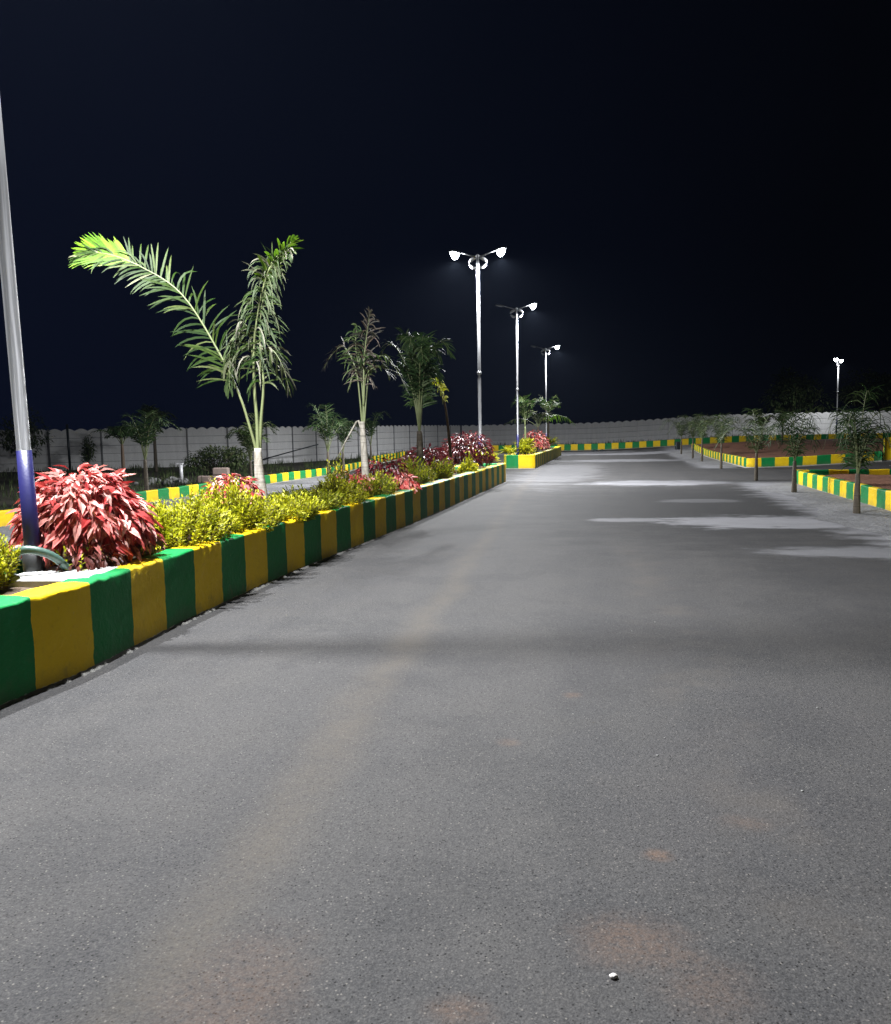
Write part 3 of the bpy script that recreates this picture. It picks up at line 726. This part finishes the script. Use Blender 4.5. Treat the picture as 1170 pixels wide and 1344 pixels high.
add_frond(t, [(-.42, -.08, .72), (-.47, -.08, .6), (-.5, -.08, .42), (-.5, -.08, .25)], 12, .2, .5, M['brownfrond'], r, W=.024, t0=.05, rad=.008)

def palm(label, loc, trunk_h, trunk_r, n, L, rise, mat, seed, lean=(0, 0), nl=18, leafL=.34, W=.03, droop=.22, bark=None, group=None, name='palm_tree', spread=1.0, crown_parts=True, arch=1.0, t0=.22):
    r = random.Random(seed); t = thing(name, label, 'palm tree', loc, group)
    top = V((lean[0], lean[1], trunk_h))
    b = MB(); b.tube(catmull([(0, 0, -.06), (lean[0]*.2, lean[1]*.2, trunk_h*.4), (lean[0]*.6, lean[1]*.6, trunk_h*.75), tuple(top)], 12), [trunk_r*(1.15-.5*i/12) for i in range(13)], 8)
    b.build('trunk', bark or M['bark'], t, True)
    cb = MB(); crb = MB()
    for k in range(n):
        az = k*2*PI/n+r.uniform(-.35, .35); o = V((math.cos(az), math.sin(az), 0)); up = rise*r.uniform(.8, 1.15); Lk = L*r.uniform(.75, 1.15)
        inner = (k % 3 == 0)
        sp = spread*(.45 if inner else 1)*r.uniform(.8, 1.2)
        pts = [top+V((0, 0, -.05)), top+o*Lk*.12*sp+V((0, 0, Lk*.3*up)), top+o*Lk*.32*sp+V((0, 0, Lk*.58*up)), top+o*Lk*.58*sp+V((0, 0, Lk*(.74*up-(.0 if inner else .06)*arch))), top+o*Lk*.85*sp+V((0, 0, Lk*(.78*up-(.05 if inner else .25)*arch)))]
        rr, bb = frond_mesh(pts, nl, leafL, droop, mat, r, W=W, t0=t0, rad=trunk_r*.22, seg=3)
        if crown_parts:
            f = bb.build('frond', mat, t); rr.build('frond_stalk', M['rachis'], f, True)
        else:
            for src, dst in ((bb, cb), (rr, crb)):
                n0 = len(dst.v); dst.v += src.v; dst.f += [tuple(i+n0 for i in q) for q in src.f]
    if not crown_parts:
        cr = cb.build('crown', mat, t); crb.build('frond_stalks', M['rachis'], cr, True)
    return t
palm('third palm, dark green with an upright bushy crown, above the maroon bush', (-3.95, 16.3, .48), 1.1, .085, 14, 2.1, 1.1, M['darkfrond'], 41, nl=30, leafL=.42, droop=.4, group=PG, spread=.42)
# slim tree with a nodding yellow top
t = thing('slim_tree', 'slim dark stem with a nodding tuft of yellow leaves, right of the third palm', 'tree', (-3.95, 19.6, .48))
tp = catmull([(0, 0, -.05), (-.02, 0, .5), (-.06, 0, 1.1), (-.12, 0, 1.65), (-.22, 0, 2.05), (-.42, -.05, 2.4)], 20)
b = MB(); b.tube(tp, [.045-.03*i/20 for i in range(21)], 8); b.build('trunk', M['woody'], t, True)
add_frond(t, [tuple(tp[11]), tuple(tp[14]), tuple(tp[17]), (-.42, -.05, 2.4), (-.62, -.1, 2.52)], 24, .3, .35, M['goldgreen'], r, W=.05, t0=.2, rad=.012)
add_frond(t, [(-.12, 0, 1.65), (-.2, .05, 2.1), (-.3, .1, 2.35), (-.5, .15, 2.3)], 16, .24, .3, M['gold'], r, W=.045, t0=.3, rad=.010)
# second planter palms
t = palm('slender palm with a pale green stem, just right of the second lit lamp', (-3.95, 36.9, .48), 1.3, .06, 7, 1.5, 1.2, M['frond'], 42, nl=18, leafL=.5, W=.04, group=PG, spread=.5, bark=M['rachis'])
t = palm('palm with a broad arching pale frond over the coral bush', (-3.85, 42.3, .48), 1.35, .07, 5, 1.5, .7, M['dryfrond'], 43, nl=20, leafL=.55, W=.05, droop=.45, group=PG, spread=1.2)
add_frond(t, [(0, 0, 1.3), (.3, -.1, 1.75), (.9, -.3, 1.9), (1.5, -.4, 1.75), (1.95, -.5, 1.4)], 30, .6, .45, M['lime'], r, W=.05, t0=.15, rad=.02)
add_frond(t, [(0, 0, 1.3), (-.5, -.1, 1.65), (-1.1, -.3, 1.75), (-1.7, -.4, 1.5)], 24, .5, .45, M['dryfrond'], r, W=.05, t0=.3, rad=.02)
palm('farthest median palm, its small crown crossing the third lit lamp pole', (-3.7, 47.2, .48), 1.9, .07, 6, 1.4, 1.0, M['frond'], 44, nl=16, leafL=.5, W=.05, group=PG)

# young palms along the right verge
RG = 'young palms along the right verge'
rt = [(4.12, 14.9, .70, 12, 1.45, 1.05, 'darkfrond', 'nearest young palm of the right row, darkest crown, beside the striped kerb', 51, 0.5),
      (4.12, 19.8, .74, 9, 1.4, 1.05, 'darkfrond', 'second young palm of the right row, dark trunk at the corner of the near plot', 52, 0.62),
      (4.06, 24.5, .80, 9, 1.45, .95, 'olive', 'third young palm of the right row, pale trunk and fronds forked like a V', 53, 0.95),
      (4.06, 32.2, .95, 11, 1.35, 1.0, 'olive', 'fourth young palm of the right row, in front of the far plot corner', 54, 0.95),
      (4.1, 39.4, 1.05, 11, 1.4, 1.0, 'olive', 'fifth young palm of the right row, beside the middle of the far plot kerb', 55, 1.0),
      (4.1, 43.8, 1.05, 12, 1.6, 1.05, 'frond', 'sixth young palm of the right row, roundest green crown', 56, 1.0),
      (3.95, 49.2, 1.0, 9, 1.5, .9, 'frond', 'last young palm of the right row, drooping pale crown at the road end', 57, 1.0)]
for (x, y, th, n, L, rise, mt, lab, sd, sp_) in rt:
    palm(lab, (x, y, g(x, y)), th, .056 if y < 24 else .048, n, L, rise, M[mt], sd, nl=19, leafL=.42, W=.017, droop=.5, group=RG, spread=sp_, crown_parts=y < 33, t0=.06, arch=2.1)
for i, (x, y) in enumerate(((7.6, 44.5), (9.2, 47.5))):
    palm(['grey stemmed young palm inside the far right plot, left one', 'young palm inside the far right plot near its back, right one'][i], (x, y, g(x, y)+.25), .9, .05, 9, 1.3, 1.0, M['olive'], 60+i, nl=16, leafL=.4, W=.04, group='young palms inside the far right plot', crown_parts=False)

# left side palms and shrubs
LG = 'young palms along the left kerb'
for (x, y, th, n, L, mt, lab, sd, sp) in [(-11.6, 18.3, 1.0, 9, 1.35, 'darkfrond', 'young palm with a V shaped dark crown, behind the big red bush', 71, .8),
                                      (-11.4, 23.9, .75, 12, 1.6, 'olive', 'bushy young palm at the left kerb, just left of the tallest palm trunk', 72, .7),
                                      (-10.2, 27.8, .95, 11, 1.7, 'darkfrond', 'twin headed young palm at the left kerb, left of the cone shaped shrub', 73, .9),
                                      (-10.9, 31.5, .85, 8, 1.6, 'darkfrond', 'narrow young palm at the left kerb right behind the second palm', 74, .5),
                                      (-12.2, 39.6, 1.0, 9, 1.9, 'darkfrond', 'young palm in front of the white wall right of the second palm', 75, .8)]:
    palm(lab, (x, y, g(x, y)), th, .06, n, L, 1.05, M[mt], sd, nl=20, leafL=.4, W=.032, droop=.25, group=LG, spread=sp, crown_parts=y < 26)
palm('thin dark trunked palm before the wall, left of the V shaped young palm', (-17.5, 26.2, 0), 1.35, .07, 9, 1.2, .7, M['darkfrond'], 76, nl=18, leafL=.45, W=.04, droop=.35, bark=M['woody'], crown_parts=False)
palm('palm rising above the wall top behind the V shaped one', (-21, 34, 0), 2.1, .08, 9, 1.5, .75, M['olive'], 77, nl=18, leafL=.5, W=.045, droop=.4, crown_parts=False)
def leafy(name, label, loc, rx, ry, h, n, L, mat, seed, trunk=0, cat='bush', base=0):
    r = random.Random(seed); t = thing(name, label, cat, loc); b = MB(); sb = MB()
    if trunk: sb.tube([(0, 0, -.05), (.03, 0, trunk*.6), (0, .02, trunk+h*.35)], [.06, .045, .02], 7)
    cl = [(rv(r)*r.uniform(.35, .85), r.uniform(.25, .5)) for _ in range(16)]
    for c, s in cl:
        cc = V((c.x*rx, c.y*ry, trunk+h*.5+c.z*h*.5))
        sb.tube([(0, 0, trunk*.8), tuple(cc*.6+V((0, 0, trunk*.35))), tuple(cc)], [.02, .014, .005], 5)
        for _ in range(n//16):
            d = rv(r); p = cc+V((d.x*rx*s, d.y*ry*s, d.z*h*.5*s))*r.uniform(.4, 1.0)
            p.z = max(.02, p.z); leaf(b, p, d+rv(r)*.6+V((0, 0, -.2)), V((0, 0, 1))+rv(r)*.3, L*r.uniform(.7, 1.3), L*.45, .2, .2)
    b.build('crown' if trunk else 'foliage', mat, t); sb.build('trunk' if trunk else 'stems', M['woody'], t, True)
    return t
leafy('dark_tree', 'dark tree at the left edge behind the near lamp post, in front of the wall', (-28.0, 34.0, 0), 1.3, 1.2, 2.2, 1700, .17, M['weed'], 81, .8, 'tree')
leafy('small_shrub', 'small upright dark shrub against the wall, right of the dark steel post', (-25.6, 35.4, 0), .45, .45, 1.3, 700, .14, M['weed'], 82, .5, 'shrub')
leafy('dark_bush', 'spreading dark bush at the foot of the wall behind the white marker post', (-16.4, 31.0, 0), 1.8, 1.4, 1.15, 2600, .14, M['weed'], 83)
leafy('far_tree', 'tall faint tree behind the boundary wall, above the third right palm', (14.6, 72, .4), 2.6, 2.2, 4.6, 3200, .32, M['weed'], 84, 1.4, 'tree')
leafy('far_tree', 'tall faint tree behind the boundary wall, right of the distant lamp', (22.5, 73, .4), 4.5, 3.0, 4.6, 4200, .34, M['weed'], 85, 1.2, 'tree')

# small things on the left waste ground
b = MB(); b.tube([(-27.0, 35.9, -.1), (-27.02, 35.9, 2.35)], .06, 8); tag(b.build('steel_post', M['darksteel'], None, True), 'dark steel post standing in front of the wall beside the near lamp post', 'post')
b = MB(); b.tube([(-20.4, 42.5, .05), (-16.9, 44.5, 1.05)], .035, 8); tag(b.build('steel_rod', M['darksteel'], None, True), 'long dark rod slanting across the wall right of the tallest palm trunk', 'rod')
t = thing('marker_post', 'short white marker post with a small cap on the left waste ground', 'post', (-15.6, 26.9, 0))
b = MB(); b.tube([(0, 0, -.05), (0, 0, .56)], .065, 10); b.build('post', M['white'], t, True)
b = MB(); b.box((-.04, 0, .585), (.24, .16, .05), .2, .01); b.build('cap', M['white'], t)
def rock(b, c, s, r):
    rows = []
    ph = [r.uniform(0, 6) for _ in range(3)]
    for i in range(6):
        a = PI*i/5
        rows.append([(c[0]+s*math.sin(a)*math.cos(q)*(1+.25*math.sin(2*q+ph[0])+r.uniform(-.08, .08)), c[1]+s*math.sin(a)*math.sin(q)*(.8+.2*math.sin(q*3+ph[1])), c[2]+s*.65*math.cos(a)) for q in lin(0, 2*PI*7/8, 7)])
    b.grid(rows, close_v=True)
r = random.Random(90)
for i in range(18):
    x = -15.2+r.gauss(0, .9); y = 25.6+r.gauss(0, .8); s = r.uniform(.07, .17)
    b = MB(); rock(b, (0, 0, 0), s, r); o = b.build('rubble_stone', M['stone']); o.location = (x, y, g(x, y)+s*.3)
    tag(o, 'grey lump in the rubble heap around the white marker post', 'stone', 'rubble on the left waste ground')
b = MB(); b.box((0, 0, .13), (1.3, .5, .26), .2, .04); o = b.build('stone_block', M['pinkstone']); o.location = (-13.35, 25.4, -.03); tag(o, 'long flat pinkish stone block behind the left kerb', 'stone block')
b = MB(); b.box((0, 0, .13), (.55, .4, .26), .35, .04); o = b.build('stone_block', M['pinkstone']); o.location = (-13.25, 25.45, .235); tag(o, 'small pinkish stone block lying on top of the long flat one', 'stone block')
r = random.Random(91)
b = MB(); rock(b, (0, 0, 0), .011, r); o = b.build('pebble', M['pebble'], None, True); o.location = (.005, 2.115, .006); tag(o, 'lone pale pebble on the asphalt beside the brownish stain', 'pebble')
for i in range(16):
    y = r.uniform(1.9, 6.5); x = r.uniform(-2.8, .35*y)
    s = r.uniform(.003, .0065)
    b = MB(); rock(b, (0, 0, 0), s, r); o = b.build('grit_stone', M['stone'], None, True); o.location = (x, y, s*.4)
    tag(o, 'tiny loose chip of grit on the near asphalt', 'grit', 'loose grit on the road')
# two dark stones far down the road, dark post stub on the far right verge
for x, y in ((-1.25, 57.6), (-.75, 57.8)):
    b = MB(); rock(b, (0, 0, 0), .16, r); o = b.build('dark_stone', M['darksteel']); o.location = (x, y, g(x, y)+.04)
    tag(o, 'dark stone on the pale ground at the road end, ' + ('left one of two' if x < -1 else 'right one of two'), 'stone')
b = MB(); b.box((4.15, 54.6, g(4, 54.6)+.25), (.3, .25, .55), .3, .05); tag(b.build('kerb_stub', M['darksteel']), 'small dark stub at the far end of the right verge beside the last palm', 'bollard')

# weeds: nobody could count the blades
r = random.Random(95); b = MB()
def tuft(x, y, z, s, n):
    for _ in range(n):
        a = r.uniform(0, 2*PI); d = V((math.cos(a)*.5, math.sin(a)*.5, r.uniform(.5, 1.3)))
        leaf(b, V((x+r.gauss(0, .12)*s*4, y+r.gauss(0, .12)*s*4, z)), d, V((d.x, d.y, .2)), s*r.uniform(.5, 1.2), s*.09, .2, .3)
for _ in range(900):
    x = r.uniform(-34, -11.3); y = r.uniform(14, 44)
    if y > 40+(x+26)*.45 and x < -19: continue
    tuft(x, y, g(x, y)-.03, r.uniform(.12, .34), 9)
for _ in range(170):
    x = r.uniform(-11, 22); y = r.choice([r.uniform(61.4, 62.6), r.uniform(66.2, 67.8)]); tuft(x, y, g(x, y)+.15, r.uniform(.2, .5), 14)
for _ in range(120):
    y = r.uniform(42, 64); x = -14.3+.06*(y-54)+r.uniform(-.8, .8); tuft(x, y, g(x, y)-.03, r.uniform(.2, .45), 12)
struct(b.build('weeds', M['weed']), 'stuff')

# ------------------------------------------------------------------ night sky
w = bpy.data.worlds.new('World'); S.world = w; w.use_nodes = True; nt = w.node_tree; nt.nodes.clear()
def wn(k): return nt.nodes.new(k)
out = wn('ShaderNodeOutputWorld'); bg = wn('ShaderNodeBackground'); tc = wn('ShaderNodeTexCoord'); sp = wn('ShaderNodeSeparateXYZ')
mr = wn('ShaderNodeMapRange'); mr.inputs[1].default_value = -.65; mr.inputs[2].default_value = .30
cr = wn('ShaderNodeValToRGB'); e = cr.color_ramp.elements
e[0].position = 0; e[0].color = (.0019, .0032, .0105, 1); e[1].position = 1; e[1].color = (.0006, .0009, .0020, 1)
k = e.new(.5); k.color = (.0015, .0024, .0068, 1)
no = wn('ShaderNodeTexNoise'); no.inputs['Scale'].default_value = 3; no.inputs['Detail'].default_value = 3
ad = wn('ShaderNodeMath'); ad.operation = 'MULTIPLY_ADD'; ad.inputs[1].default_value = .16
nt.links.new(tc.outputs['Generated'], sp.inputs[0]); nt.links.new(tc.outputs['Generated'], no.inputs['Vector'])
nt.links.new(no.outputs['Fac'], ad.inputs[0]); nt.links.new(sp.outputs[0], ad.inputs[2])
nt.links.new(ad.outputs[0], mr.inputs[0]); nt.links.new(mr.outputs[0], cr.inputs[0]); nt.links.new(cr.outputs[0], bg.inputs[0]); nt.links.new(bg.outputs[0], out.inputs[0])
bg.inputs[1].default_value = 1.0

# ------------------------------------------------------------------ night air
hm = bpy.data.materials.new('night_air'); hm.use_nodes = True; ht = hm.node_tree; ht.nodes.clear()
ho = ht.nodes.new('ShaderNodeOutputMaterial'); hv = ht.nodes.new('ShaderNodeVolumePrincipled')
hv.inputs['Color'].default_value = (.58, .72, 1, 1); hv.inputs['Density'].default_value = HAZE; hv.inputs['Anisotropy'].default_value = .3
ht.links.new(hv.outputs[0], ho.inputs['Volume'])
b = MB(); b.box((0, 30, 4.1), (330, 330, 12.2)); struct(b.build('haze', hm), 'stuff')

# ------------------------------------------------------------------ camera
a_, p_, r_ = 0.20729525500713453, 0.09686074510956366, 0.018
F = V((-math.sin(a_)*math.cos(p_), math.cos(a_)*math.cos(p_), -math.sin(p_))); R0 = V((math.cos(a_), math.sin(a_), 0)); U0 = R0.cross(F)
U = U0*math.cos(r_)+R0*math.sin(r_); R = R0*math.cos(r_)-U0*math.sin(r_)
cam = bpy.data.cameras.new('Camera'); co = bpy.data.objects.new('Camera', cam); COL.objects.link(co)
m = Matrix((R, U, -F)).transposed().to_4x4(); m.translation = V((0, 0, 1.5)); co.matrix_world = m
cam.sensor_fit = 'HORIZONTAL'; cam.sensor_width = 36; cam.lens = 36*1050/1170; cam.clip_end = 1000; cam.clip_start = .05
S.camera = co
S.view_settings.view_transform = 'Standard'; S.view_settings.look = 'None'; S.view_settings.exposure = 0; S.view_settings.gamma = 1
S.cycles.use_denoising = True
S.cycles.max_bounces = 6; S.cycles.diffuse_bounces = 3; S.cycles.sample_clamp_indirect = 6
